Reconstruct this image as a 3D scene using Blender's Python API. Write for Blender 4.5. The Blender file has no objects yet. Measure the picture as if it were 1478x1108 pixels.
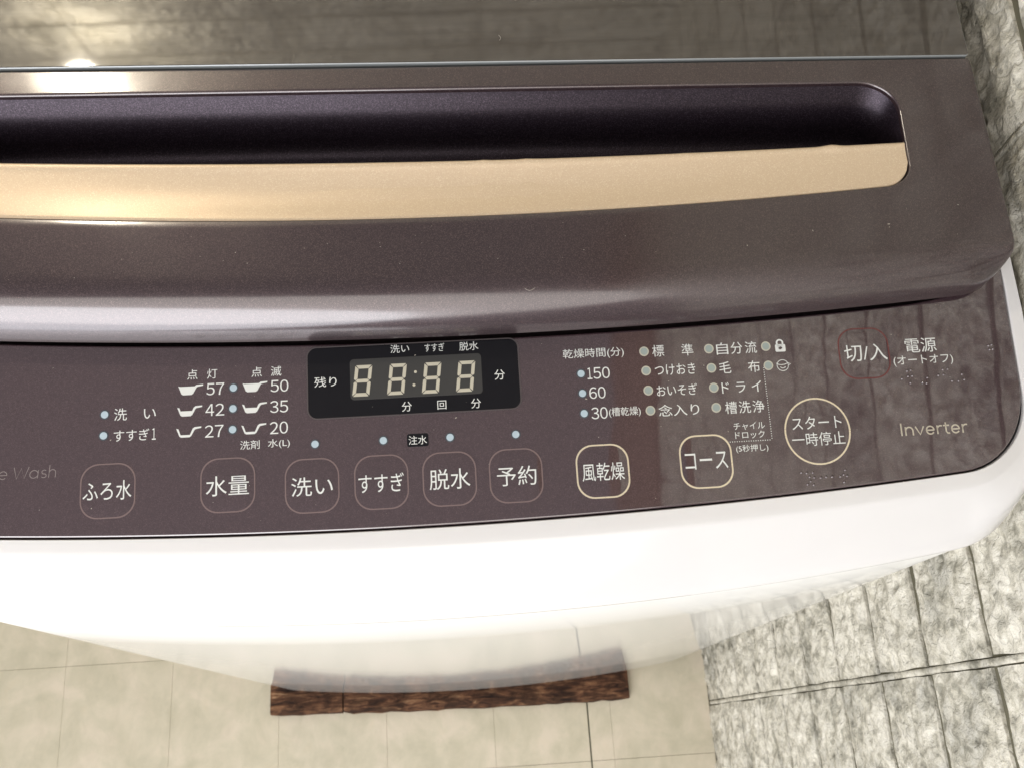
import bpy, bmesh, math, random
from mathutils import Vector, Matrix, noise
import numpy as np
random.seed(7)
scene = bpy.context.scene
C = scene.collection

# ------------------------------------------------------------------ camera
R = [[0.99762724, -0.05101659, 0.0462299], [-0.06367107, -0.93911592, 0.33764963], [0.0261895, -0.33979198, -0.94013591]]
cd = bpy.data.cameras.new('camera'); cam = bpy.data.objects.new('camera', cd); C.objects.link(cam)
cam.matrix_world = Matrix(((R[0][0], -R[0][1], -R[0][2], 0), (R[1][0], -R[1][1], -R[1][2], 0), (R[2][0], -R[2][1], -R[2][2], 1.38), (0, 0, 0, 1)))
cd.sensor_fit = 'HORIZONTAL'; cd.sensor_width = 36; cd.lens = 1400 / 1478 * 36
cd.clip_start = 0.01; cd.clip_end = 60
cd.dof.use_dof = True; cd.dof.focus_distance = 0.50; cd.dof.aperture_fstop = 26
scene.camera = cam

# ------------------------------------------------------------------ world and lamps
w = bpy.data.worlds.new('World'); scene.world = w; w.use_nodes = True
bg = w.node_tree.nodes['Background']; bg.inputs[0].default_value = (0.86, 0.80, 0.78, 1); bg.inputs[1].default_value = 0.25

def area(name, loc, target, size, power, col, shape='DISK', size_y=None):
    l = bpy.data.lights.new(name, 'AREA'); l.shape = shape; l.size = size
    if size_y: l.size_y = size_y
    l.energy = power; l.color = col
    o = bpy.data.objects.new(name, l); C.objects.link(o); o.location = loc
    o.rotation_euler = (Vector(target) - Vector(loc)).to_track_quat('-Z', 'Y').to_euler()
    return o
area('front_lamp', (-0.72, -0.95, 1.16), (-0.02, 0.10, 0.62), 1.4, 17, (0.92, 0.95, 1.0))
area('room_fill', (-0.75, -2.00, 2.30), (0.1, 0.1, 0.3), 3.2, 44, (1.0, 0.95, 0.89))  # soft fill added to brighten the floor
pl = bpy.data.lights.new('wall_lamp', 'POINT'); pl.energy = 4.2; pl.shadow_soft_size = 0.022; pl.color = (1.0, 0.90, 0.72)
po = bpy.data.objects.new('wall_lamp', pl); C.objects.link(po); po.location = (-0.475, 0.705, 1.67)

vs = scene.view_settings; vs.view_transform = 'Standard'; vs.look = 'None'; vs.exposure = 0.22; vs.gamma = 1.0; vs.use_curve_mapping = False

# ------------------------------------------------------------------ materials
def srgb(r, g, b):
    f = lambda c: c / 12.92 if c <= 0.04045 else ((c + 0.055) / 1.055) ** 2.4
    return (f(r / 255), f(g / 255), f(b / 255), 1)
class NT:
    def __init__(s, name):
        s.m = bpy.data.materials.new(name); s.m.use_nodes = True; s.t = s.m.node_tree; s.p = s.t.nodes['Principled BSDF']
    def n(s, kind, **kw):
        nd = s.t.nodes.new(kind)
        for k, v in kw.items():
            if k in nd.inputs: nd.inputs[k].default_value = v
            else: setattr(nd, k, v)
        return nd
    def l(s, a, ao, b, bi): s.t.links.new(a.outputs[ao], b.inputs[bi])
    def pos(s, scale=(1, 1, 1)):
        g = s.n('ShaderNodeNewGeometry'); m = s.n('ShaderNodeMapping'); m.inputs['Scale'].default_value = scale
        s.l(g, 'Position', m, 'Vector'); return m
    def noise(s, vec, scale, detail=4, rough=0.55, dist=0.0, **kw):
        nd = s.n('ShaderNodeTexNoise', **kw); nd.inputs['Scale'].default_value = scale; nd.inputs['Detail'].default_value = detail
        nd.inputs['Roughness'].default_value = rough; nd.inputs['Distortion'].default_value = dist
        s.l(vec, 0, nd, 'Vector'); return nd
    def ramp(s, src, so, stops):
        r = s.n('ShaderNodeValToRGB'); e = r.color_ramp.elements
        while len(e) < len(stops): e.new(0.5)
        for el, (p, c) in zip(e, stops):
            el.position = p; el.color = c if isinstance(c, tuple) else (c, c, c, 1)
        s.l(src, so, r, 'Fac'); return r
    def mix(s, a, b, fac, mode='MIX'):
        m = s.n('ShaderNodeMix', data_type='RGBA', blend_type=mode)
        for v, idx in ((fac, 0), (a, 6), (b, 7)):
            if isinstance(v, tuple) and hasattr(v[0], 'outputs'): s.t.links.new(v[0].outputs[v[1]], m.inputs[idx])
            else: m.inputs[idx].default_value = v
        return m
    def bump(s, src, so, strength, dist, prev=None):
        b = s.n('ShaderNodeBump'); b.inputs['Strength'].default_value = strength; b.inputs['Distance'].default_value = dist
        s.l(src, so, b, 'Height')
        if prev: s.l(prev, 'Normal', b, 'Normal')
        return b
    def set(s, **kw):
        for k, v in kw.items(): s.p.inputs[k].default_value = v
        return s
def plain(name, col, rough=0.5, metal=0.0, coat=0.0, coatr=0.03, spec=0.5):
    t = NT(name); t.set(**{'Base Color': col, 'Roughness': rough, 'Metallic': metal, 'Coat Weight': coat, 'Coat Roughness': coatr, 'Specular IOR Level': spec})
    v = t.pos(); n = t.noise(v, 900, 2); r = t.ramp(n, 'Fac', [(0.3, max(0, rough - 0.03)), (0.7, min(1, rough + 0.03))])
    t.l(r, 'Color', t.p, 'Roughness'); return t.m
def flake(name, dark, light, metal, rough, coat, coatr, fine=2600, smear=0.0):
    """metallic lacquer: tiny flakes of differing brightness under a clear coat"""
    t = NT(name); v = t.pos()
    vo = t.n('ShaderNodeTexVoronoi'); vo.inputs['Scale'].default_value = fine; t.l(v, 0, vo, 'Vector')
    sp = t.n('ShaderNodeSeparateColor'); t.l(vo, 'Color', sp, 'Color')
    r = t.ramp(sp, 0, [(0.0, dark), (0.72, tuple((d * 0.7 + l * 0.3) for d, l in zip(dark, light))), (1.0, light)])
    t.l(r, 'Color', t.p, 'Base Color')
    t.set(**{'Metallic': metal, 'Roughness': rough, 'Coat Weight': coat, 'Coat Roughness': coatr, 'Coat IOR': 2.2})
    n = t.noise(v, 14, 4, 0.6); rr = t.ramp(n, 'Fac', [(0.35, max(0.0, coatr - smear)), (0.75, coatr + smear)]); t.l(rr, 'Color', t.p, 'Coat Roughness')
    b = t.bump(sp, 1, 0.05, 0.0004); t.l(b, 'Normal', t.p, 'Normal')
    w2 = t.noise(v, 22, 2, 0.5); cb = t.bump(w2, 'Fac', 0.10, 0.002); t.l(cb, 'Normal', t.p, 'Coat Normal')
    return t.m
M = {}
M['panel'] = flake('panel_lacquer', (0.048, 0.026, 0.034, 1), (0.115, 0.072, 0.086, 1), 0.25, 0.42, 1.0, 0.05, 3200, 0.02)
M['lid'] = flake('lid_lacquer', (0.034, 0.020, 0.026, 1), (0.120, 0.080, 0.084, 1), 0.5, 0.38, 0.65, 0.17, 3200, 0.05)
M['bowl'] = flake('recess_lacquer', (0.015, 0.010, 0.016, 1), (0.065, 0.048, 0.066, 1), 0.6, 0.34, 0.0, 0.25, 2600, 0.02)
def glass_top():
    t = NT('lid_glass'); v = t.pos((1, 14, 1)); v2 = t.pos()
    n = t.noise(v, 16, 5, 0.6); r = t.ramp(n, 'Fac', [(0.3, (0.055, 0.046, 0.040, 1)), (0.7, (0.078, 0.066, 0.057, 1))]); t.l(r, 'Color', t.p, 'Base Color')
    t.set(**{'Roughness': 0.5, 'Metallic': 0.2, 'Coat Weight': 1.0, 'Coat Roughness': 0.04, 'Coat IOR': 1.75})
    return t.m
M['glass'] = glass_top()
def gold():
    t = NT('gold_lacquer'); v = t.pos()
    vo = t.n('ShaderNodeTexVoronoi'); vo.inputs['Scale'].default_value = 2600; t.l(v, 0, vo, 'Vector'); sp = t.n('ShaderNodeSeparateColor'); t.l(vo, 'Color', sp, 'Color')
    r = t.ramp(sp, 0, [(0, (0.76, 0.59, 0.42, 1)), (0.8, (0.80, 0.64, 0.46, 1)), (1, (0.90, 0.76, 0.58, 1))]); t.l(r, 'Color', t.p, 'Base Color')
    t.set(**{'Metallic': 0.35, 'Roughness': 0.40, 'Coat Weight': 0.2, 'Coat Roughness': 0.25})
    b = t.bump(sp, 1, 0.08, 0.0004); t.l(b, 'Normal', t.p, 'Normal'); return t.m
M['gold'] = gold()
M['white'] = plain('white_plastic', (0.74, 0.73, 0.735, 1), 0.22, 0, 0.6, 0.06)
M['cabinet'] = plain('white_enamel', (0.78, 0.78, 0.77, 1), 0.07, 0, 0.0)
M['seam'] = plain('grey_seam', (0.30, 0.30, 0.31, 1), 0.6)
M['ink'] = plain('white_print', (0.74, 0.76, 0.75, 1), 0.5)
M['inkdim'] = plain('grey_print', (0.26, 0.22, 0.22, 1), 0.5)
M['inkwarm'] = plain('cream_print', (0.62, 0.57, 0.48, 1), 0.4, 0.3)
M['outline'] = plain('outline_metal_dim', (0.24, 0.175, 0.175, 1), 0.35, 0.3)  # dim copy for the left buttons, weaker reflection put into the colour
M['outline_lit'] = plain('outline_gold_lit', (0.86, 0.76, 0.58, 1), 0.3, 0.4)  # bright copy for the right buttons, reflection painted into the colour
M['red'] = plain('red_outline', (0.15, 0.035, 0.035, 1), 0.4)
M['lamp'] = plain('lamp_window', (0.46, 0.57, 0.65, 1), 0.35)
M['lampgrey'] = plain('lamp_window_grey', (0.32, 0.38, 0.37, 1), 0.35)
M['lampring'] = plain('lamp_ring', (0.52, 0.50, 0.42, 1), 0.4)
M['lamphalo'] = plain('lamp_surround', (0.05, 0.06, 0.075, 1), 0.5)
M['black'] = plain('display_black', (0.003, 0.003, 0.006, 1), 0.5, 0, 0.5, 0.04, 0.2)
M['smoke'] = plain('display_window', (0.040, 0.040, 0.040, 1), 0.4, 0, 0.6, 0.05)
M['seg'] = plain('segment_cream', (0.54, 0.51, 0.42, 1), 0.3)
M['rimgrey'] = plain('display_rim', (0.14, 0.12, 0.125, 1), 0.3, 0.5)
M['rubber'] = plain('foot_rubber', (0.03, 0.03, 0.03, 1), 0.7)
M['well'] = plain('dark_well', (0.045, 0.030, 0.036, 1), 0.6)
M['edge'] = plain('glass_edge', (0.26, 0.28, 0.29, 1), 0.2, 0.2, 0.5)
M['fibre'] = plain('lint', (0.42, 0.38, 0.34, 1), 0.8)
def stone():
    t = NT('crinkled_stone'); v = t.pos()
    n1 = t.noise(v, 15, 4, 0.6, 0.3); n2 = t.noise(v, 75, 8, 0.68, 0.15); n4 = t.noise(v, 190, 4, 0.65, 0.0)
    base = t.ramp(n1, 'Fac', [(0.37, (0.27, 0.265, 0.225, 1)), (0.46, (0.60, 0.57, 0.475, 1)), (0.56, (0.82, 0.785, 0.68, 1))])
    fine = t.ramp(n2, 'Fac', [(0.40, (0.20, 0.19, 0.15, 1)), (0.47, (0.62, 0.585, 0.485, 1)), (0.55, (0.92, 0.885, 0.79, 1))])
    mx = t.mix((base, 'Color'), (fine, 'Color'), 0.48)
    # crease shade painted into the colour as short sharp lines, broken up by a coarser mask
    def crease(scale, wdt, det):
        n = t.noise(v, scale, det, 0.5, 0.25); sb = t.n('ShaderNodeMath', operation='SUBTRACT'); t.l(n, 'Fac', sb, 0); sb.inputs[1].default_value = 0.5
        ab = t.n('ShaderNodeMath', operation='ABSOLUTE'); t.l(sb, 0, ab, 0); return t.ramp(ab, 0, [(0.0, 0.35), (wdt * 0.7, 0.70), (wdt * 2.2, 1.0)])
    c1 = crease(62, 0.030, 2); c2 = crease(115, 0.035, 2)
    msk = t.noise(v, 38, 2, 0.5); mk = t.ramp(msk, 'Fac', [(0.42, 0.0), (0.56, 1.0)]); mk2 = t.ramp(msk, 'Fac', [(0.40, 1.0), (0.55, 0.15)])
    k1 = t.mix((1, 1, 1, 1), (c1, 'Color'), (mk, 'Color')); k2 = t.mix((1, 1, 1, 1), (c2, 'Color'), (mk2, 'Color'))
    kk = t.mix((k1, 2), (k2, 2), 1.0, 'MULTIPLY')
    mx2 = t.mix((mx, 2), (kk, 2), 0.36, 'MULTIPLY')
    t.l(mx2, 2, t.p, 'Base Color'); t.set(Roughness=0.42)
    b3 = t.bump(n2, 'Fac', 0.7, 0.006); b4 = t.bump(kk, 2, 0.5, 0.0015, b3); b5 = t.bump(n4, 'Fac', 0.4, 0.0015, b4); t.l(b5, 'Normal', t.p, 'Normal')
    return t.m
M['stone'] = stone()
M['joint'] = plain('wall_joint', (0.13, 0.12, 0.08, 1), 0.9)
def vinyl():
    t = NT('floor_vinyl'); v = t.pos(); oi = t.n('ShaderNodeObjectInfo')
    n1 = t.noise(v, 18, 6, 0.65, 0.4); n2 = t.noise(t.pos((1, 0.6, 1)), 40, 5, 0.6, 0.5)
    a = t.ramp(n1, 'Fac', [(0.36, (0.52, 0.475, 0.36, 1)), (0.5, (0.575, 0.52, 0.40, 1)), (0.64, (0.635, 0.56, 0.445, 1))])
    b = t.ramp(n2, 'Fac', [(0.35, (0.86, 0.87, 0.84, 1)), (0.6, (1.0, 1.0, 1.0, 1)), (0.8, (1.0, 0.97, 0.93, 1))])
    m = t.mix((a, 'Color'), (b, 'Color'), 0.7, 'MULTIPLY'); t.l(m, 2, t.p, 'Base Color')
    r = t.ramp(n2, 'Fac', [(0.3, 0.42), (0.7, 0.6)]); t.l(r, 'Color', t.p, 'Roughness')
    bp = t.bump(n2, 'Fac', 0.15, 0.001); t.l(bp, 'Normal', t.p, 'Normal'); return t.m
M['vinyl'] = vinyl()
M['floorbase'] = plain('floor_joint', (0.36, 0.33, 0.24, 1), 0.9)
M['floordark'] = plain('floor_dark_joint', (0.10, 0.10, 0.07, 1), 0.9)
def wood():
    t = NT('dark_wood'); v = t.pos((1.0, 5, 5)); v2 = t.pos()
    n1 = t.noise(v, 34, 6, 0.65, 0.8); n2 = t.noise(v2, 45, 4, 0.6, 0.5)
    a = t.ramp(n1, 'Fac', [(0.34, (0.028, 0.013, 0.008, 1)), (0.48, (0.095, 0.042, 0.022, 1)), (0.6, (0.20, 0.098, 0.05, 1)), (0.72, (0.46, 0.28, 0.16, 1))])
    b = t.ramp(n2, 'Fac', [(0.35, 0.25), (0.65, 1.0)])
    m = t.mix((a, 'Color'), (b, 'Color'), 0.85, 'MULTIPLY'); t.l(m, 2, t.p, 'Base Color'); t.set(**{'Roughness': 0.7, 'Specular IOR Level': 0.2})
    bp = t.bump(n1, 'Fac', 0.6, 0.002); t.l(bp, 'Normal', t.p, 'Normal'); return t.m
M['wood'] = wood()
M['trim'] = plain('brown_trim', (0.30, 0.19, 0.12, 1), 0.5)

# ------------------------------------------------------------------ helpers
WL = {}
def wloc(o): return WL.get(o.name, Vector((0, 0, 0))) if o else Vector((0, 0, 0))
def mesh(name, verts, faces, mat, parent=None, smooth=True, mats=None, fmat=None, angle=None, flatcap=False):
    """one mesh object from world coordinates; origin at the centre of its bounds"""
    V = [Vector(v) for v in verts]
    lo = Vector([min(v[i] for v in V) for i in range(3)]); hi = Vector([max(v[i] for v in V) for i in range(3)]); c = (lo + hi) / 2
    me = bpy.data.meshes.new(name); me.from_pydata([v - c for v in V], [], faces)
    for m_ in (mats or [mat]): me.materials.append(m_)
    if fmat:
        for p, i in zip(me.polygons, fmat): p.material_index = i
    if smooth:
        me.polygons.foreach_set('use_smooth', [True] * len(me.polygons))
        if angle: me.set_sharp_from_angle(angle=math.radians(angle))
    if flatcap: me.polygons[len(me.polygons) - 1].use_smooth = False
    me.update()
    o = bpy.data.objects.new(name, me); C.objects.link(o); o.parent = parent
    o.location = c - wloc(parent); WL[o.name] = c
    return o
def empty(name, loc, label, cat):
    o = bpy.data.objects.new(name, None); C.objects.link(o); o.location = loc; o.empty_display_size = 0.05
    WL[o.name] = Vector(loc); o['label'] = label; o['category'] = cat; return o
def tag(o, label, cat, group=None):
    o['label'] = label; o['category'] = cat
    if group: o['group'] = group
def loop(xl, xr, ff, rf, r_f, r_r, nx=48, nc=10, ns=14, skew=0.0):
    """closed outline, counter-clockwise from the front left; ff/rf give the front and rear edge"""
    L = rf(0) - ff(0); P = []
    for i in range(nx + 1): P.append((xl + r_f + (xr - xl - 2 * r_f) * i / nx, 0))
    for i in range(1, nc): a = -math.pi / 2 + math.pi / 2 * i / nc; P.append((xr - r_f + r_f * math.cos(a), r_f + r_f * math.sin(a)))
    for i in range(ns + 1): P.append((xr, r_f + (L - r_f - r_r) * i / ns))
    for i in range(1, nc): a = math.pi / 2 * i / nc; P.append((xr - r_r + r_r * math.cos(a), L - r_r + r_r * math.sin(a)))
    for i in range(nx + 1): P.append((xr - r_r - (xr - xl - 2 * r_r) * i / nx, L))
    for i in range(1, nc): a = math.pi / 2 + math.pi / 2 * i / nc; P.append((xl + r_r + r_r * math.cos(a), L - r_r + r_r * math.sin(a)))
    for i in range(ns + 1): P.append((xl, L - r_r - (L - r_f - r_r) * i / ns))
    for i in range(1, nc): a = math.pi + math.pi / 2 * i / nc; P.append((xl + r_f + r_f * math.cos(a), r_f + r_f * math.sin(a)))
    out = []
    for x, s in P:
        y = ff(x) + s / L * (rf(x) - ff(x)); out.append((x + skew * (y - 0.2), y))
    return out
def bridge(loops, cap_first=False, cap_last=False):
    n = len(loops[0]); V = [p for l in loops for p in l]; F = []
    for k in range(len(loops) - 1):
        for i in range(n):
            j = (i + 1) % n; F.append((k * n + i, k * n + j, (k + 1) * n + j, (k + 1) * n + i))
    if cap_first: F.append(tuple(range(n))[::-1])
    if cap_last: F.append(tuple((len(loops) - 1) * n + i for i in range(n)))
    return V, F

# ------------------------------------------------------------------ floor
fb = mesh('floor', [(-1.6, -1.2, -0.003), (0.32, -1.2, -0.003), (0.32, 0.80, -0.003), (-1.6, 0.80, -0.003)], [(0, 1, 2, 3)], M['floorbase'], smooth=False)
fb['kind'] = 'structure'
xs = [-1.5655, -1.422, -1.2785, -1.135, -0.9915, -0.848, -0.7045, -0.561, -0.4175, -0.274, -0.1305, 0.013, 0.140, 0.1708, 0.306]
offs = [0.123, -0.0415]
for i in range(len(xs) - 1):
    g0 = 0.0011 if abs(xs[i] - 0.14) < 1e-4 else 0.0001; g1 = 0.0011 if abs(xs[i + 1] - 0.14) < 1e-4 else 0.0001
    x0, x1 = xs[i] + g0, xs[i + 1] - g1
    y = (0.123 if i < 9 and i % 2 == 1 or i == 6 else -0.0415) - 0.33 * 3
    if i in (7, 8): y = 0.123 + 0.06 - 0.33 * 3 if i == 8 else 0.123 - 0.33 * 3
    while y < 0.78:
        y0, y1 = max(y, -1.2) + 0.0002, min(y + 0.33, 0.80) - 0.0002
        if y1 - y0 > 0.02:
            b = 0.0002; z = random.uniform(-0.00012, 0.00012)
            V = [(x0, y0, -0.003), (x1, y0, -0.003), (x1, y1, -0.003), (x0, y1, -0.003), (x0, y0, z - b), (x1, y0, z - b), (x1, y1, z - b), (x0, y1, z - b), (x0 + b, y0 + b, z), (x1 - b, y0 + b, z), (x1 - b, y1 - b, z), (x0 + b, y1 - b, z)]
            F = [(8, 9, 10, 11)] + [(k, (k + 1) % 4, 4 + (k + 1) % 4, 4 + k) for k in range(4)] + [(4 + k, 4 + (k + 1) % 4, 8 + (k + 1) % 4, 8 + k) for k in range(4)]
            mesh('floor_plank', V, F, M['vinyl'], fb, smooth=False)
        y += 0.33

mesh('joint_strip', *bridge([[(0.1385, -1.2, z), (0.1415, -1.2, z), (0.1415, 0.80, z), (0.1385, 0.80, z)] for z in (-0.0028, -0.0016)], False, True), M['floordark'], fb, smooth=False)
# ------------------------------------------------------------------ walls of crinkled stone blocks
def block_mesh(seed, ln, ht, nu=120, nv=40):
    rnd = random.Random(seed); ox = rnd.uniform(0, 50)
    V = []; F = []
    for j in range(nv + 1):
        for i in range(nu + 1):
            u, v = i / nu, j / nv
            x, z = (u - 0.5) * ln, (v - 0.5) * ht
            edge = min(u * ln, (1 - u) * ln, v * ht, (1 - v) * ht)
            px, pz_ = x + 0.006 * noise.noise(Vector((x * 45, z * 45, ox + 2))), z + 0.006 * noise.noise(Vector((x * 45, z * 45, ox + 12)))
            r1 = abs(noise.noise(Vector((px * 62 + ox, pz_ * 62, ox)))); r2 = abs(noise.noise(Vector((px * 118, pz_ * 118 + ox, ox + 4)))); r3 = abs(noise.noise(Vector((px * 32, pz_ * 32, ox + 8))))
            rel = (0.45 - r1) * 0.0052 - r2 * 0.0028 - r3 * 0.0026
            d = 0.0010 + 0.0026 * smooth(edge / 0.014) + rel * min(1, 0.25 + edge / 0.008)
            wob = noise.noise(Vector((x * 30, z * 30, ox + 3))) * 0.0016
            V.append((x + wob * (1 if edge < 1e-6 else 0.4), d, z + (noise.noise(Vector((x * 22, z * 22, ox + 5))) * 0.0026 + noise.noise(Vector((x * 70, z * 70, ox + 7))) * 0.0012) * (1 if edge < 1e-6 else 0.6)))
    for j in range(nv):
        for i in range(nu):
            a = j * (nu + 1) + i; F.append((a, a + 1, a + nu + 2, a + nu + 1))
    # side skirts back into the wall
    def skirt(idx):
        base = len(V)
        for k in idx: x, d, z = V[k]; V.append((x, -0.002, z))
        for k in range(len(idx) - 1): F.append((idx[k + 1], idx[k], base + k, base + k + 1))
    skirt([i for i in range(nu + 1)]); skirt([nv * (nu + 1) + i for i in range(nu, -1, -1)])
    skirt([j * (nu + 1) for j in range(nv, -1, -1)]); skirt([j * (nu + 1) + nu for j in range(nv + 1)])
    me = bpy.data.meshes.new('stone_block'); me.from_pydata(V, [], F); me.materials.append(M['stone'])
    me.polygons.foreach_set('use_smooth', [True] * len(me.polygons)); me.set_sharp_from_angle(angle=math.radians(70)); return me
CH = 0.0887
def smooth(t): t = max(0, min(1, t)); return t * t * (3 - 2 * t)
blocks = [block_mesh(s, 0.2615, CH - 0.0064) for s in range(7)]
def stone_wall(name, V, rot, label, place, cols, top, sgn, nrm_):
    wbase = mesh(name, V, [(0, 1, 2, 3)], M['joint'], smooth=False); tag(wbase, label, 'wall')
    for c, u in enumerate(cols):
        z = -0.0167 - CH; r = 0
        while z < top - CH:
            z += CH; r += 1
            if z + CH < 0.01: continue
            o = bpy.data.objects.new('stone_block', blocks[(r * 3 + c * 5 + r // 3) % 7]); C.objects.link(o)
            o.parent = wbase; o.location = Vector(place(u, z + CH / 2 + (0.004 if c % 2 else 0) * 0)) - WL[wbase.name]
            o.rotation_euler = (0, math.pi * ((r + c) % 2), rot) if False else (0, 0, rot)
            if (r + c) % 2: o.scale = (-1, 1, -1)
        # narrow raised strip covering the seam beside this column
        V2, n = [], 60
        for k in range(n + 1):
            zz = top * k / n; wv = 0.0007 * noise.noise(Vector((zz * 40, c * 7.0, 1.0)))
            h = 0.0012 + 0.0008 * noise.noise(Vector((zz * 60, c * 7.0, 4.0)))
            for a_, d_ in ((-0.0024, -0.001), (-0.0021, h * 0.7), (0.0, h), (0.0021, h * 0.7), (0.0024, -0.001)): V2.append(tuple(Vector(place(u - 0.134 * sgn + a_ + wv, zz)) + nrm_ * d_))
        F2 = [(k * 5 + q, k * 5 + q + 1, k * 5 + q + 6, k * 5 + q + 5) for k in range(n) for q in range(4)]
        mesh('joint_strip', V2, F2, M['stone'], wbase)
    return wbase
TOP = 1.95
wr = stone_wall('stone_wall', [(0.3095, -0.60, -0.02), (0.3095, -0.60, TOP), (0.3095, 0.80, TOP), (0.3095, 0.80, -0.02)], math.pi / 2,
    'pale grey crinkled stone block wall rising right beside the washing machine',
    lambda u, z: (0.3085, u, z), [0.022 + 0.268 * k + 0.134 for k in range(-2, 3)], TOP, 1, Vector((-1, 0, 0)))
trim = mesh('top_trim', *bridge([[(0.296, -0.60, z), (0.296, 0.78, z), (0.312, 0.78, z), (0.312, -0.60, z)] for z in (TOP, TOP + 0.45)], True, True), M['trim'], wr, smooth=False)
wb = stone_wall('stone_wall', [(-1.6, 0.786, -0.02), (0.312, 0.786, -0.02), (0.312, 0.786, TOP), (-1.6, 0.786, TOP)], math.pi,
    'stone block wall behind the washing machine, mirrored in the top of the lid',
    lambda u, z: (u, 0.785, z), [0.175 - 0.268 * k for k in range(6)], TOP, -1, Vector((0, -1, 0)))

# ------------------------------------------------------------------ wooden plank on the floor
plank = empty('wooden_plank', (-0.045, 0.052, 0.0), 'dark brown rustic wooden plank on the floor under the front edge of the machine', 'plank')
def board(x0, x1, seed):
    n = max(6, int((x1 - x0) / 0.012)); rnd = random.Random(seed); loops = []
    for i in range(n + 1):
        x = x0 + (x1 - x0) * i / n; t_ = (x + 0.283) / 0.478; yc = 0.0425 - 0.0195 * t_ + 0.0107 * t_ * t_
        fr = yc + 0.0016 * noise.noise(Vector((x * 40, seed, 0))) + 0.0008 * rnd.uniform(-1, 1); re = 0.083
        h = 0.012 + 0.0008 * noise.noise(Vector((x * 30, seed + 5, 0)))
        if i in (0, n): h -= 0.001; fr += 0.0012
        m1 = fr + 0.012; m2 = fr + 0.028
        loops.append([(x, fr, 0.0005), (x, fr - 0.0006, 0.005), (x, fr + 0.0006, h - 0.0012), (x, fr + 0.0028, h), (x, m1, h + 0.0006 * rnd.uniform(-1, 1)), (x, m2, h + 0.0006 * rnd.uniform(-1, 1)), (x, re, h), (x, re, 0.0005)])
    V, F = bridge(loops, True, True)
    return mesh('board', V, F, M['wood'], plank, angle=40)
board(-0.2835, -0.1878, 1); board(-0.1862, 0.1975, 2)

# ------------------------------------------------------------------ washing machine
wm = empty('washing_machine', (0.003, 0.35, 0.0), 'white top-loading washing machine with dark brown lid, control panel and gold handle', 'washing machine')
SL = 0.14
def pz(y): return 0.90 + SL * (y - 0.10)
bf = lambda x: 0.0578 + 0.26 * (x + 0.02) ** 2
brr = lambda x: 0.64
pf = lambda x: 0.0993 + 0.15 * (x + 0.03) ** 2
BODY = loop(-0.2905, 0.2975, bf, brr, 0.045, 0.03, 60, 12, 16)
def offs_loop(L, a):
    n = len(L); out = []
    for i in range(n):
        p, q = Vector(L[i - 1]), Vector(L[(i + 1) % n]); t = (q - p).normalized(); out.append((L[i][0] - t.y * a, L[i][1] + t.x * a))
    return out
z3 = lambda L, z: [(x, y, z) for x, y in L]
# cabinet
V, F = bridge([z3(offs_loop(BODY, 0.006), 0.028), z3(offs_loop(BODY, 0.001), 0.0285), z3(offs_loop(BODY, 0.0), 0.032), z3(BODY, 0.25), z3(BODY, 0.5), z3(BODY, 0.75), z3(BODY, 0.864), z3(offs_loop(BODY, 0.0010), 0.8662), z3(offs_loop(BODY, 0.006), 0.8665)], True, False)
mesh('cabinet', V, F, M['cabinet'], wm, angle=50)
for fx, fy in ((-0.25, 0.12), (0.25, 0.13), (-0.25, 0.58), (0.25, 0.58)):
    cir = lambda r, z: [(fx + r * math.cos(a * math.pi / 8), fy + r * math.sin(a * math.pi / 8), z) for a in range(16)]
    mesh('foot', *bridge([cir(0.02, 0.0), cir(0.022, 0.003), cir(0.022, 0.012), cir(0.016, 0.014), cir(0.016, 0.029)], True, True), M['rubber'], wm, angle=40)
# top cover: white rim between the control panel and the cabinet
PAN = loop(-0.2855, 0.2905, pf, lambda x: 0.625, 0.036, 0.03, 60, 12, 16)
def zP(y): return min(pz(y), 0.9165)
prof = [(0.0, -0.0022, 0), (0.004, -0.0022, 0), (0.010, -0.0006, 0), (0.02, -0.0001, 0.0), (0.05, 0, 0.012), (0.15, 0, 0.045), (0.21, 0, 0.066), (0.235, 0, 0.08), (0.26, 0, 0.10), (0.34, 0, 0.185), (0.45, 0, 0.30), (0.58, 0, 0.435), (0.70, 0, 0.57), (0.80, 0, 0.69), (0.88, 0, 0.79), (0.94, 0, 0.88), (0.98, 0, 0.96), (1.0, 0, 1.0)]
loops = []
OUT = loop(-0.2945, 0.3015, lambda x: bf(x) - 0.0006, brr, 0.045, 0.03, 60, 12, 16)
side = []
for i in range(len(OUT)):
    tt = (Vector(OUT[(i + 1) % len(OUT)]) - Vector(OUT[i - 1])).normalized(); side.append(min(1.0, max(0.0, 1.25 * abs(tt.y) - 0.25)))
for s, dz, h in prof:
    row = []
    for p, b, sd in zip(PAN, OUT, side):
        hh = h * (1 - sd) + max(0.0, (s - 0.6) / 0.4) ** 2.2 * sd
        row.append((p[0] + (b[0] - p[0]) * s, p[1] + (b[1] - p[1]) * s, (zP(p[1]) + dz) * (1 - hh) + 0.8715 * hh))
    loops.append(row)
loops.append(z3(OUT, 0.8685)); loops.append(z3(offs_loop(BODY, 0.006), 0.868))
V, F = bridge(loops); cover = mesh('top_cover', V, F, M['white'], wm, angle=35)
mesh('deck', *bridge([[(-0.284, 0.150, z), (0.289, 0.150, z), (0.289, 0.62, z), (-0.284, 0.62, z)] for z in (0.895, 0.902)], True, True), M['well'], wm, smooth=False)
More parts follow.
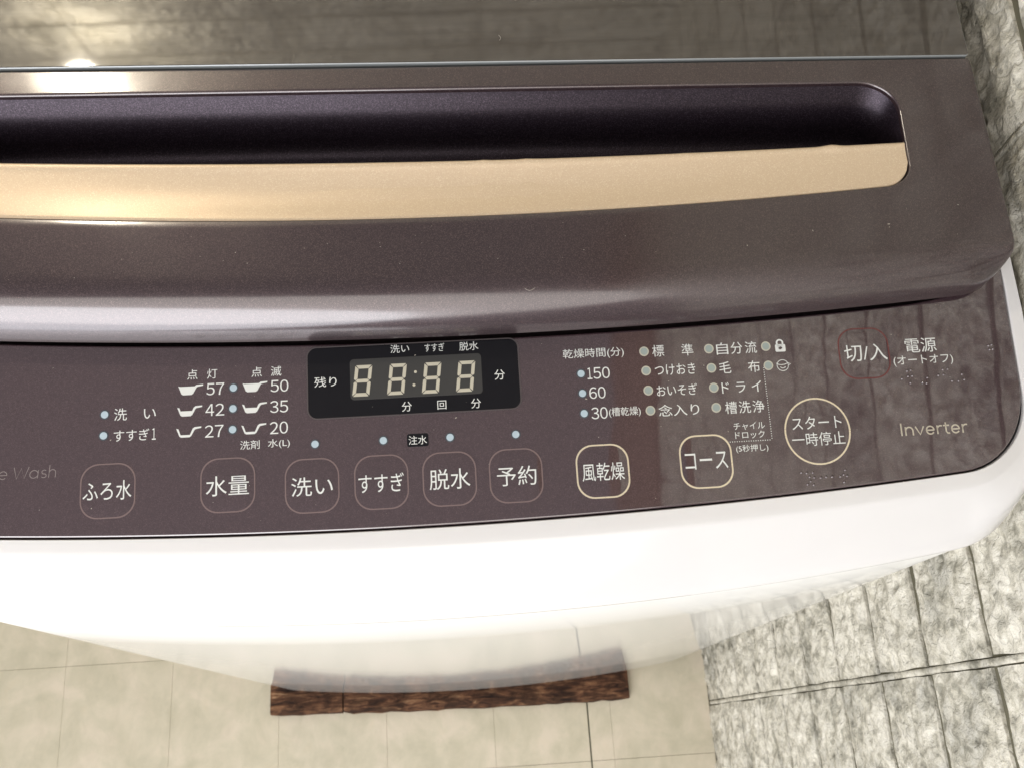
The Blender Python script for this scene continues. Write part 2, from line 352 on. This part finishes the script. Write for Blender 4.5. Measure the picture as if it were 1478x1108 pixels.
# control panel
PL = loop(-0.2849, 0.2899, lambda x: pf(x) + 0.0006, lambda x: 0.1933 + 0.15 * (x - 0.015) ** 2 + (40 * max(0.0, x - 0.22) ** 3), 0.036, 0.002, 60, 12, 16)
V, F = bridge([[(x, y, pz(y) - 0.004) for x, y in PL], [(x, y, pz(y) - 0.0005) for x, y in PL], [(x, y, pz(y) - 0.00012) for x, y in offs_loop(PL, 0.0002)], [(x, y, pz(y)) for x, y in offs_loop(PL, 0.0007)]], False, True)
panel = mesh('control_panel', V, F, M['panel'], wm, angle=50, flatcap=True)
cs = 1 / math.sqrt(1 + SL * SL)
def PP(x, y, e=0.0):
    """panel point: x, y in metres, e metres above the panel"""
    return (x, y - SL * cs * e, pz(y) + cs * e)
def PT(x, y, e=0.0): return PP(x / 1000, y / 1000, e)
def rrect(cx, cy, wd, ht, r, n=7):
    P = []
    for qx, qy, a0 in ((1, -1, -90), (1, 1, 0), (-1, 1, 90), (-1, -1, 180)):
        for i in range(n + 1):
            a = math.radians(a0 + 90 * i / n); P.append((cx + qx * (wd / 2 - r) + r * math.cos(a), cy + qy * (ht / 2 - r) + r * math.sin(a)))
    return P
def circ(cx, cy, r, n=28): return [(cx + r * math.cos(2 * math.pi * i / n), cy + r * math.sin(2 * math.pi * i / n)) for i in range(n)]
def up(P, e): return [PT(x, y, e) for x, y in P]
def slab(name, outer, e0, e1, mat, parent):
    """flat raised piece with a tiny bevel"""
    c = (sum(p[0] for p in outer) / len(outer), sum(p[1] for p in outer) / len(outer))
    inn = [(x + (c[0] - x) * 0.02, y + (c[1] - y) * 0.02) for x, y in outer]
    return mesh(name, *bridge([up(outer, e0), up(outer, e1 - 0.00003), up(inn, e1)], False, True), mat, parent, smooth=False)
def ring(name, outer, inner, e0, e1, mat, parent):
    return mesh(name, *bridge([up(outer, e0), up(outer, e1), up(inner, e1), up(inner, e0)]), mat, parent, smooth=False)
# text as flat print
fcur = bpy.data.curves.new('t', 'FONT'); fcur.resolution_u = 4; fob = bpy.data.objects.new('t', fcur); C.objects.link(fob)
def letter(txt, cx, cy, wd, ht, parent, mat='ink', e=0.00012, shear=0.0, name='lettering', thick=0.0):
    fcur.body = txt; fcur.offset = thick
    dg = bpy.context.evaluated_depsgraph_get(); dg.update()
    ev = fob.evaluated_get(dg); me = ev.to_mesh()
    vs_ = [(v.co.x, v.co.y) for v in me.vertices]; fs = [tuple(p.vertices) for p in me.polygons]
    ev.to_mesh_clear()
    x0, x1 = min(v[0] for v in vs_), max(v[0] for v in vs_); y0, y1 = min(v[1] for v in vs_), max(v[1] for v in vs_)
    out = []
    for x, y in vs_:
        v = (y - (y0 + y1) / 2) / (y1 - y0) * ht; out.append(PT(cx + (x - (x0 + x1) / 2) / (x1 - x0) * wd + shear * v, cy + v, e))
    return mesh(name, out, fs, M[mat], parent, smooth=False)
def strokes(name, polys, cx, cy, sx, sy, width, parent, mat, e=0.00012, shear=0.0):
    """letters drawn as even round-ended strokes"""
    V = []; F = []
    for P in polys:
        Q = [Vector((cx + x * sx + shear * y * sy, cy + y * sy)) for x, y in P]
        L = []; Rr = []
        for i, p in enumerate(Q):
            a = Q[max(0, i - 1)]; b = Q[min(len(Q) - 1, i + 1)]; t = (b - a).normalized(); nrm = Vector((-t.y, t.x)) * width / 2
            ext = t * (-width * 0.3 if i == 0 else width * 0.3 if i == len(Q) - 1 else 0)
            L.append(p + nrm + ext); Rr.append(p - nrm + ext)
        b0 = len(V)
        for l, r_ in zip(L, Rr): V += [PT(l.x, l.y, e), PT(r_.x, r_.y, e)]
        for i in range(len(Q) - 1): F.append((b0 + 2 * i, b0 + 2 * i + 1, b0 + 2 * i + 3, b0 + 2 * i + 2))
    return mesh(name, V, F, M[mat], parent, smooth=False)
def arc(cx, cy, rx, ry, a0, a1, n=12): return [(cx + rx * math.cos(math.radians(a0 + (a1 - a0) * i / n)), cy + ry * math.sin(math.radians(a0 + (a1 - a0) * i / n))) for i in range(n + 1)]

def number(txt, cx, cy, wd, ht, parent):
    ws = [0.62 if ch == '1' else 1.0 for ch in txt]; gap = 0.16
    tot = sum(ws) + gap * (len(txt) - 1); x = cx - wd / 2
    for ch, k in zip(txt, ws):
        ww = wd * k / tot; letter(chr(ord(ch) + 0xFEE0), x + ww / 2, cy, ww, ht, parent); x += ww + wd * gap / tot
# print on the panel
for t_ in [('点', -139.7, 182.2, 5.2, 5.1), ('灯', -129.7, 182.1, 5.2, 5.1), ('点', -107.2, 181.9, 5.3, 5.1), ('滅', -97.3, 181.8, 5.3, 5.1),
    ('57', -128.1, 174.2, 9.0, 6.1), ('50', -95.7, 174.1, 9.1, 6.1), ('42', -128.3, 163.6, 9.4, 6.1), ('35', -96.0, 163.5, 9.1, 6.1), ('27', -128.6, 152.8, 9.3, 6.1), ('20', -96.2, 152.8, 9.1, 6.1),
    ('洗剤', -110.8, 144.9, 9.7, 4.5), ('水(L)', -96.3, 144.8, 11.0, 4.8), ('洗', -175.4, 163.7, 6.4, 6.2), ('い', -160.8, 163.4, 6.0, 5.0), ('すすぎ', -169.7, 153.0, 17.6, 5.8), ('1', -158.6, 153.0, 2.0, 5.8),
    ('乾燥時間(分)', 66.4, 182.7, 31.9, 5.6), ('150', 68.3, 172.3, 11.7, 6.0), ('60', 66.9, 162.1, 8.5, 6.0), ('30', 67.2, 151.6, 8.4, 6.0), ('(槽乾燥)', 80.3, 151.5, 16.4, 5.2)]:
    (number if t_[0].isdigit() else letter)(*t_, panel)
for t_ in [('標', 100.4, 182.4, 6.2, 6.2), ('準', 115.8, 182.2, 6.2, 6.2), ('つけおき', 108.4, 172.2, 21.3, 5.8), ('おいそぎ', 108.4, 161.5, 21.2, 5.8), ('念入り', 108.4, 151.1, 21.1, 6.0),
    ('毛', 134.7, 171.8, 6.2, 6.2), ('布', 149.9, 171.6, 6.2, 6.2), ('ド ラ イ', 142.3, 161.2, 20.9, 5.8), ('電源', 239.9, 178.4, 16.8, 7.7), ('(オートオフ)', 240.2, 170.3, 31.9, 5.7),
    ('チャイル', 144.0, 140.9, 16.3, 3.7), ('ドロック', 143.9, 136.4, 15.4, 3.7), ('(5秒押し)', 144.3, 129.3, 16.7, 4.1)]:
    letter(*t_, panel)
for s_, x0, x1, y_ in (('自分流', 134.2, 149.4, 181.8), ('槽洗浄', 135.6, 150.0, 150.8)):
    for i, ch in enumerate(s_): letter(ch, x0 + (x1 - x0) * i / 2, y_, 6.2, 6.3, panel)
# Inverter, in even geometric strokes
e_ = lambda x: [(x, 2.1), (x + 4.0, 2.1)] + arc(x + 2.0, 2.1, 2.0, 2.1, 0, 320, 16)
r_l = lambda x: [[(x, 0), (x, 4.2)], [(x, 1.8)] + arc(x + 1.9, 2.3, 1.9, 1.9, 170, 75, 8)]
INV = [[(0, 0), (0, 6.2)], [(2.2, 0), (2.2, 4.2)], [(2.2, 2.2)] + arc(4.1, 2.3, 1.9, 1.9, 180, 0, 12) + [(6.0, 0)], [(7.6, 4.2), (9.7, 0), (11.8, 4.2)], e_(13.2)] + r_l(19.0) + [[(23.6, 5.6), (23.6, 1.0), (24.2, 0.1), (25.2, 0.0)], [(22.4, 4.2), (25.2, 4.2)], e_(26.6)] + r_l(32.4)
strokes('lettering', INV, 223.2, 131.7, 1.0, 0.97, 0.74, panel, 'inkwarm')
WA = [[(0, 5.6), (1.7, 0), (3.6, 5.2), (5.4, 0), (7.2, 5.6)], arc(10.0, 1.9, 2.0, 1.9, 0, 360, 18), [(12.0, 3.8), (12.0, 0)], arc(14.9, 2.8, 1.1, 1.0, 40, 250, 8) + arc(14.9, 0.95, 1.2, 0.95, 80, -140, 8), [(17.4, 6.0), (17.4, 0)], [(17.4, 1.8)] + arc(19.0, 2.1, 1.6, 1.7, 180, 0, 10) + [(20.6, 0)]]
strokes('lettering', WA, -227.3, 134.1, 1.0, 1.0, 0.36, panel, 'inkdim', shear=0.08)
strokes('lettering', [[(-2, 2), (1.8, 2)] + arc(0, 2, 1.9, 1.9, 0, 310, 16)], -232.4, 134.2, 1.0, 1.0, 0.36, panel, 'inkdim', shear=0.08)
# scoop icons: cup outline with a filled level and a handle
for (cx, cy), lev in zip([(-140.5, 174.4), (-108.1, 174.3), (-140.9, 163.6), (-108.4, 163.6), (-141.3, 153.0), (-108.8, 152.9)], (1.0, 1.0, 0.62, 0.62, 0.28, 0.28)):
    wl = lambda f: -5.9 + 1.5 * (1 - f)
    wr_ = lambda f: 2.3 - 1.3 * (1 - f)
    ys = lambda f: -2.6 + 4.3 * f
    V = []; F = []
    P = [(wl(0) + 0.5, ys(0)), (wr_(0) - 0.5, ys(0)), (wr_(0.15), ys(0.15)), (wr_(lev), ys(lev) * 1.0), (wl(lev), ys(lev)), (wl(0.15), ys(0.15))]
    V += up([(cx + x, cy + y) for x, y in P], 0.00012); F.append(tuple(range(6)))
    def quad(Q):
        b0 = len(V); V.extend(up([(cx + x, cy + y) for x, y in Q], 0.00014)); F.append(tuple(range(b0, b0 + len(Q))))
    quad([(wl(0.1) - 0.05, ys(0.1)), (wl(0.1) + 0.8, ys(0.1)), (wl(1) + 0.75, ys(1)), (wl(1) - 0.35, ys(1.06))])
    quad([(wr_(0.1) - 0.9, ys(0.1)), (wr_(0.1) + 0.05, ys(0.1)), (wr_(1) + 0.6, ys(0.82)), (wr_(1) - 0.35, ys(1))])
    quad([(wr_(1) - 0.35, ys(1)), (wr_(1) + 0.35, ys(0.78)), (3.4, 1.35), (6.2, 1.85), (6.3, 2.6), (2.9, 2.4)])
    mesh('scoop_icon', V, F, M['ink'], panel, smooth=False)
# padlock and face icons
V, F = [], []
def addring(o, i):
    v, f = bridge([up(o, 0.00012), up(i, 0.00012)]); b0 = len(V); V.extend(v); F.extend(tuple(k + b0 for k in q) for q in f)
addring(rrect(165.0, 180.6, 5.4, 4.0, 0.7), circ(165.0, 180.6, 1.0, 32)); addring(rrect(164.9, 183.3, 4.0, 4.0, 1.9), rrect(164.9, 183.3, 2.2, 2.4, 1.0))
mesh('padlock_icon', V, F, M['ink'], panel, smooth=False)
strokes('tub_icon', [arc(165.2, 171.4, 3.0, 2.9, 0, 360, 28), [(162.0, 172.6), (163.2, 171.9), (164.6, 171.7), (166.4, 171.9), (168.2, 172.6), (169.4, 172.0), (168.0, 171.2)], arc(165.2, 170.6, 1.1, 0.7, 200, 340, 6), [(163.9, 170.6), (164.2, 170.3)], [(166.3, 170.6), (166.6, 170.3)]], 0, 0, 1, 1, 0.32, panel, 'ink')
# dotted guide line
V, F = [], []
for i in range(31): V2 = circ(154.95 + 0.006 * i, 170.6 - 1.22 * i, 0.26, 8); b0 = len(V); V += up(V2, 0.00012); F.append(tuple(range(b0, b0 + 8)))
for i in range(18): V2 = circ(154.0 - 1.22 * i, 133.2, 0.26, 8); b0 = len(V); V += up(V2, 0.00012); F.append(tuple(range(b0, b0 + 8)))
mesh('dotted_line', V, F, M['ink'], panel, smooth=False)
# black badge with white letters
badge = slab('water_badge', rrect(-26.4, 142.8, 10.9, 6.6, 1.1), 0, 0.00012, M['black'], panel)
letter('注水', -26.4, 142.8, 9.3, 4.5, panel, e=0.00026)
# braille
def braille(L):
    V, F = [], []
    for x, y in L:
        b0 = len(V)
        for r, e in ((0.75, 0.0), (0.62, 0.0003), (0.34, 0.00052)): V.extend(up(circ(x, y, r, 10), e))
        for k in range(2):
            for i in range(10): j = (i + 1) % 10; F.append((b0 + k * 10 + i, b0 + k * 10 + j, b0 + k * 10 + 10 + j, b0 + k * 10 + 10 + i))
        F.append(tuple(b0 + 20 + i for i in range(10)))
    return mesh('braille_dots', V, F, M['panel'], panel)
braille([(227.6, 161.3), (230.9, 165.2), (232.9, 165.5), (231.0, 162.4), (233.3, 162.5), (231.8, 158.9), (238.2, 158.6), (240.3, 158.3), (241.1, 161.2), (247.2, 162.1), (250.0, 165.0), (252.6, 165.2), (250.1, 162.3), (254.1, 158.8), (257.6, 158.6), (259.9, 162.0), (260.7, 159.2)])
braille([(168.3, 115.8), (171.1, 115.4), (172.4, 113.4), (174.3, 115.5), (174.7, 113.0), (172.6, 111.2), (170.9, 109.7), (174.0, 109.3), (178.1, 112.7), (181.0, 112.9), (184.0, 112.8), (188.3, 112.7), (190.0, 113.6), (191.2, 115.9), (191.8, 112.8), (189.9, 109.8)])
braille([(276.5, 176.5), (278.3, 176.8), (276.8, 174.3), (278.6, 174.5)])
# indicator lamps
for x, y in [(-183.3, 164.0), (-183.6, 153.4), (-119.0, 174.3), (-119.2, 163.7), (-119.4, 153.1), (-78.2, 143.5), (-43.8, 143.5), (-10.0, 143.3), (23.5, 143.0), (59.2, 172.4), (59.2, 162.2), (59.3, 151.8)]:
    o = slab('indicator_lamp', circ(x, y, 1.85), 0, 0.00022, M['lamp'], wm)
    ring('lamp_surround', circ(x, y, 2.5), circ(x, y, 1.86), 0, 0.00010, M['lamphalo'], o)
for x, y in [(93.0, 182.4), (93.2, 172.2), (93.4, 161.9), (93.6, 151.5), (127.2, 182.1), (127.5, 171.9), (127.7, 161.6), (127.9, 151.2), (157.4, 181.9), (157.6, 171.7)]:
    o = slab('indicator_lamp', circ(x, y, 1.9), 0, 0.00016, M['lampgrey'], wm)
    ring('lamp_ring', circ(x, y, 2.5), circ(x, y, 1.9), 0, 0.00024, M['lampring'], o)
# buttons
def button(outer_f, cx, cy, wd, line, mat, labels, ink='ink'):
    scl = lambda P, k: [(cx + (x - cx) * k, cy + (y - cy) * k) for x, y in P]
    O = outer_f(wd / 2); I = outer_f(wd / 2 - line)
    loops = [up(scl(I, k), e) for k, e in ((1.0, 0.00006), (0.94, 0.00012), (0.8, 0.00022), (0.6, 0.00031), (0.35, 0.00037), (0.12, 0.00039))]
    b = mesh('button', *bridge(loops, False, True), M['panel'], wm)
    ring('outline', O, I, 0, 0.00012, M[mat], b)
    for t_, x, y, ww, hh in labels: letter(t_, x, y, ww, hh, b, ink, 0.0006)
def sq(cx, cy): return lambda h: rrect(cx, cy, 2 * h, 2 * h, 0.36 * 2 * h * 0.9, 8)
for (cx, cy, mat, lab) in [(-180.8, 125.8, 'outline', ('ふろ水', -180.9, 125.9, 23.8, 9.6)), (-121.8, 125.4, 'outline', ('水量', -121.9, 125.1, 21.3, 9.9)),
    (-80.0, 122.8, 'outline', ('洗い', -80.0, 122.4, 20.7, 9.4)), (-45.4, 122.7, 'outline', ('すすぎ', -45.5, 122.3, 22.8, 9.3)), (-11.2, 122.4, 'outline', ('脱水', -11.1, 122.3, 20.5, 10.2)),
    (22.4, 122.2, 'outline', ('予約', 22.7, 122.0, 20.0, 9.7)), (66.6, 122.0, 'outline_lit', ('風乾燥', 66.7, 121.7, 21.6, 9.0)), (119.9, 124.0, 'outline_lit', ('コース', 119.9, 124.3, 22.0, 8.6))]:
    button(sq(cx, cy), cx, cy, 27.2, 0.66 if mat == 'outline' else 0.8, mat, [lab])
button(sq(209.2, 175.6), 209.2, 175.6, 27.0, 0.55, 'red', [('切/入', 209.8, 175.8, 22.7, 9.0)])
button(lambda h: circ(179.3, 136.3, h, 48), 179.3, 136.3, 34.6, 0.85, 'outline_lit', [('スタート', 179.2, 140.7, 26.0, 6.6), ('一時停止', 179.1, 132.3, 27.6, 6.9)])
# display
disp = slab('display', rrect(-27.1, 174.5, 108.2, 36.2, 4.6), 0, 0.00016, M['black'], wm)
ring('display_rim', rrect(-27.1, 174.5, 109.6, 37.4, 5.2), rrect(-27.1, 174.5, 108.2, 36.2, 4.6), 0, 0.0003, M['rimgrey'], disp)
slab('window', rrect(-25.9, 175.3, 67.6, 21.0, 2.0), 0.0001, 0.0003, M['smoke'], disp)
for t_ in [('残り', -72.3, 174.9, 11.3, 5.2), ('洗い', -33.8, 190.2, 9.7, 4.4), ('すすぎ', -15.9, 190.0, 10.3, 4.3), ('脱水', 1.9, 189.8, 9.9, 4.6), ('分', 17.0, 174.0, 5.4, 5.2), ('分', -31.3, 160.1, 5.1, 5.0), ('回', -13.4, 160.0, 4.6, 4.5), ('分', 4.1, 159.9, 5.1, 5.0)]:
    letter(*t_, disp, e=0.00034)
W2, H2, T2, SH = 4.35, 8.0, 1.75, 0.13
segs = []
g = 0.22
for yy in (H2, 0, -H2):
    if yy: s = 1 if yy > 0 else -1; segs.append([(-W2 + g + 0.2, yy), (W2 - g - 0.2, yy), (W2 - T2 - 0.1, yy - s * T2), (-W2 + T2 + 0.1, yy - s * T2)])
    else: segs.append([(-W2 + 0.9, 0), (-W2 + T2, T2 / 2), (W2 - T2, T2 / 2), (W2 - 0.9, 0), (W2 - T2, -T2 / 2), (-W2 + T2, -T2 / 2)])
for sx in (-1, 1):
    for sy in (-1, 1): segs.append([(sx * W2, sy * (H2 - g - 0.2)), (sx * (W2 - T2), sy * (H2 - T2 - 0.2)), (sx * (W2 - T2), sy * (T2 / 2 + 0.25)), (sx * (W2 - 0.75), sy * 0.35), (sx * W2, sy * 0.95)])
for cx, cy in [(-53.5, 174.5), (-35.8, 174.4), (-18.0, 174.2), (-0.5, 174.1)]:
    for P in segs:
        Q = [(cx + x + SH * y, cy + y) for x, y in P]
        area2 = sum(Q[i][0] * Q[(i + 1) % len(Q)][1] - Q[(i + 1) % len(Q)][0] * Q[i][1] for i in range(len(Q)))
        if area2 < 0: Q = Q[::-1]
        slab('segment', Q, 0.00025, 0.00042, M['seg'], disp)
for x, y in ((-26.2, 177.7), (-27.2, 171.0)): slab('colon_dot', circ(x, y, 0.75, 14), 0.00025, 0.00042, M['seg'], disp)

# ------------------------------------------------------------------ lid
def lz(y): return 0.945 + 0.09 * (y - 0.23)
lf = lambda x: 0.193 + 0.15 * (x - 0.015) ** 2
lr = lambda x: 0.3335 - 0.025 * x
of = lambda x: 0.2462 + 0.16 * (x - 0.02) ** 2
orr = lambda x: 0.320 - 0.023 * x
XL, XR = -0.276, 0.2856
OX0, OX1 = -0.262, 0.2372
OUTL = loop(XL, XR, lf, lr, 0.022, 0.0015, 90, 16, 20, skew=-0.04)
def opening(a, k=1.0): return loop(OX0 + a, OX1 - a, lambda x: of(x) + a, lambda x: orr(x) - a * k, max(0.004, 0.0145 - a), max(0.004, 0.022 - a), 90, 16, 20)
OPEN = opening(0)
n = len(OUTL); nrm = []
for i in range(n):
    t = (Vector(OUTL[(i + 1) % n]) - Vector(OUTL[i - 1])).normalized(); nrm.append(-t.x)   # 1 where the outward normal faces backwards
rings = []
front = [max(0.0, -(v)) for v in nrm]
front = [max(0.0, (Vector(OUTL[(i + 1) % n]) - Vector(OUTL[i - 1])).normalized().x) for i in range(n)]
def smooth(t): t = max(0, min(1, t)); return t * t * (3 - 2 * t)
def zlid(d, fr, y):
    k = smooth((fr - 0.32) / 0.68); RR = 0.0025 + (0.025 - 0.0025) * k; HH = 0.002 + (0.0215 - 0.002) * k
    q = max(0.0, 1 - d / RR)
    return -HH * (1 - math.sqrt(max(0, 1 - q ** 2.1)))
SK = [((x, y, 0.9195), None) for x, y in OUTL]
fronts = front
base_in = offs_loop(OUTL, 0.005)
rings.append([(x, y, 0.9192) for x, y in base_in])
rings.append([(x, y, 0.9192) for x, y in OUTL])
NR = 30
for k in range(NR + 1):
    t = (k / NR) ** 2.0; row = []
    for i in range(n):
        a, b = Vector(OUTL[i]), Vector(OPEN[i]); p = a + (b - a) * t; d = (p - a).length
        row.append((p.x, p.y, lz(p.y) + zlid(d, fronts[i], a.y)))
    rings.append(row)
for a, dz in ((0.0004, 0.0001), (0.0008, 0.0005), (0.0010, 0.0012), (0.0010, 0.0030)): rings.append([(x, y, lz(y) - dz) for x, y in opening(a)])
V, F = bridge(rings)
lid = mesh('lid', V, F, M['lid'], wm, angle=60)
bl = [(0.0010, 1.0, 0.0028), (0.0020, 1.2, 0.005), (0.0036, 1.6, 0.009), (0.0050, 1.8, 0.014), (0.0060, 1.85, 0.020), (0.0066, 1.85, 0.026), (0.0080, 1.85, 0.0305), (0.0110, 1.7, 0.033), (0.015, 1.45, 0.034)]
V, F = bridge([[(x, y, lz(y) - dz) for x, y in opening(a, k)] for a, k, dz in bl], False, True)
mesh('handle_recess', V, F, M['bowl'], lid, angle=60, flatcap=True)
# gold grip plate: slightly hollow, free rear edge above the recess
grr = lambda x: 0.278 + (0.09 * (x - 0.1) ** 2 if x < 0.1 else 0.06 * (x - 0.1) ** 2)
NX = 150; V = []; F = []
vrows = [(-1, 0)] + [(i / 22, 0) for i in range(23)]
nv = 0
xs_ = []
for i in range(NX + 1):
    s = i / NX; s = 0.5 - 0.5 * math.cos(math.pi * s) if True else s
    xs_.append(OX0 + 0.0012 + (OX1 - OX0 - 0.0024) * (0.6 * s + 0.4 * i / NX))
cols = []
for x in xs_:
    e = min(x - OX0, OX1 - x) - 0.0011; r = 0.0135; dy = r - math.sqrt(max(0, r * r - (r - min(e, r)) ** 2))
    y0 = of(x) + 0.0011 + dy; y1 = grr(x)
    nub = sum(hh * math.exp(-((x - c) / wd) ** 2) for c, wd, hh in ((0.197, 0.0045, 1.0), (0.0155, 0.002, 0.5), (0.0375, 0.003, 0.45), (0.12, 0.004, 0.15)))
    y1 += 0.0009 * nub * 0.6
    col = [(x, y0, lz(y0) - 0.0035), (x, y0, lz(y0) - 0.0013), (x, y0 + 0.0004, lz(y0) - 0.0008)]
    for k in range(1, 19):
        v = k / 18; y = y0 + 0.0004 + (y1 - y0 - 0.0022) * v
        bead = nub * 0.0008 * math.exp(-((v - 0.97) / 0.06) ** 2)
        col.append((x, y, lz(y) - 0.0008 - (0.0003 + 0.0024 * smooth(e / 0.22)) * math.sin(math.pi * min(1, v * 0.98)) ** 1.2 + bead + 0.0004 * math.exp(-((v - 1.0) / 0.05) ** 2)))
    zt = col[-1][2]
    for dy2, dz2 in ((0.0008, 0.0002), (0.0014, 0.0007), (0.0017, 0.0016), (0.0014, 0.0026), (0.0004, 0.0032), (-0.004, 0.0034), (-0.02, 0.0045)): col.append((x, max(y0 + 0.0006, y1 - 0.0018 + dy2), zt - dz2))
    cols.append(col)
m_ = len(cols[0])
V = [p for c_ in cols for p in c_]
F = [(i * m_ + k, (i + 1) * m_ + k, (i + 1) * m_ + k + 1, i * m_ + k + 1) for i in range(len(cols) - 1) for k in range(m_ - 1)]
F.append(tuple(range(m_))); F.append(tuple((len(cols) - 1) * m_ + k for k in range(m_ - 1, -1, -1)))
mesh('grip_plate', V, F, M['gold'], lid, angle=60)
# glass top
GL = loop(XL + 0.0012, XR - 0.0010, lambda x: lr(x) + 0.0011, lambda x: 0.605, 0.002, 0.02, 60, 6, 16, skew=-0.04)
gl = [[(x, y, lz(y) - 0.004) for x, y in GL], [(x, y, lz(y) + 0.0002) for x, y in GL], [(x, y, lz(y) + 0.0006) for x, y in offs_loop(GL, 0.0004)], [(x, y, lz(y) + 0.00065) for x, y in offs_loop(GL, 0.0008)]]
V, F = bridge(gl, False, True); nF = len(GL)
mesh('glass_top', V, F, M['glass'], lid, mats=[M['glass'], M['edge']], fmat=[1] * (2 * nF) + [0] * (nF + 1), angle=30, flatcap=True)
# hidden body of the lid under the glass
SB = loop(XL + 0.003, XR - 0.003, lambda x: lr(x) + 0.002, lambda x: 0.60, 0.003, 0.02, 40, 6, 10, skew=-0.04)
mesh('lid_shell', *bridge([[(x, y, 0.9185) for x, y in SB], [(x, y, lz(y) - 0.0042) for x, y in SB]], True, True), M['lid'], lid, angle=30)

bpy.data.objects.remove(fob)

# ------------------------------------------------------------------ lint and dust
def fibre(P, label):
    cu = []
    rad = 0.00011
    loops = []
    for i, p in enumerate(P):
        a = Vector(P[max(0, i - 1)]); b = Vector(P[min(len(P) - 1, i + 1)]); t = (b - a).normalized(); s = t.cross(Vector((0, 0, 1))).normalized(); u = s.cross(t)
        loops.append([tuple(Vector(p) + s * rad * math.cos(k * math.pi / 3) + u * rad * math.sin(k * math.pi / 3)) for k in range(6)])
    o = mesh('lint_fibre', *bridge(loops, True, True), M['fibre'], None); tag(o, label, 'lint'); return o
fibre([(0.0310 + 0.0005 * i, 0.2078 - 0.0011 * math.sin(i * 0.36) - 0.00008 * i, lz(0.2075) - 0.0011 - 0.0004) for i in range(12)], 'tiny curled lint fibre on the dark front slope of the lid')
fibre([(0.0265 + 0.0007 * math.sin(i * 0.45), 0.346 + 0.0004 * i, lz(0.346 + 0.0004 * i) + 0.0015) for i in range(9)], 'tiny pale lint hair on the glass top of the lid')
V, F = [], []
rnd = random.Random(11)
for _ in range(110):
    x = rnd.uniform(-0.235, 0.27); y = rnd.uniform(0.106, 0.19); s = rnd.choice((0.00012, 0.00015, 0.0002, 0.0003)) * rnd.uniform(0.6, 1.1)
    if rnd.random() < 0.35: y = rnd.uniform(0.222, 0.243); f = lambda X, Y: (X, Y, lz(Y) + 0.0001)
    else: f = lambda X, Y: PP(X, Y, 0.0003)
    a = rnd.uniform(0, 3.1); l = rnd.choice((1, 1, 1, 2.5))
    b0 = len(V)
    for k in range(5):
        q = k * 1.2566; dx, dy = math.cos(q) * s * l, math.sin(q) * s; V.append(f(x + dx * math.cos(a) - dy * math.sin(a), y + dx * math.sin(a) + dy * math.cos(a)))
    F.append(tuple(range(b0, b0 + 5)))
du = mesh('dust', V, F, M['fibre'], None, smooth=False); du['kind'] = 'stuff'; tag(du, 'fine pale dust specks scattered over the panel and lid', 'dust')
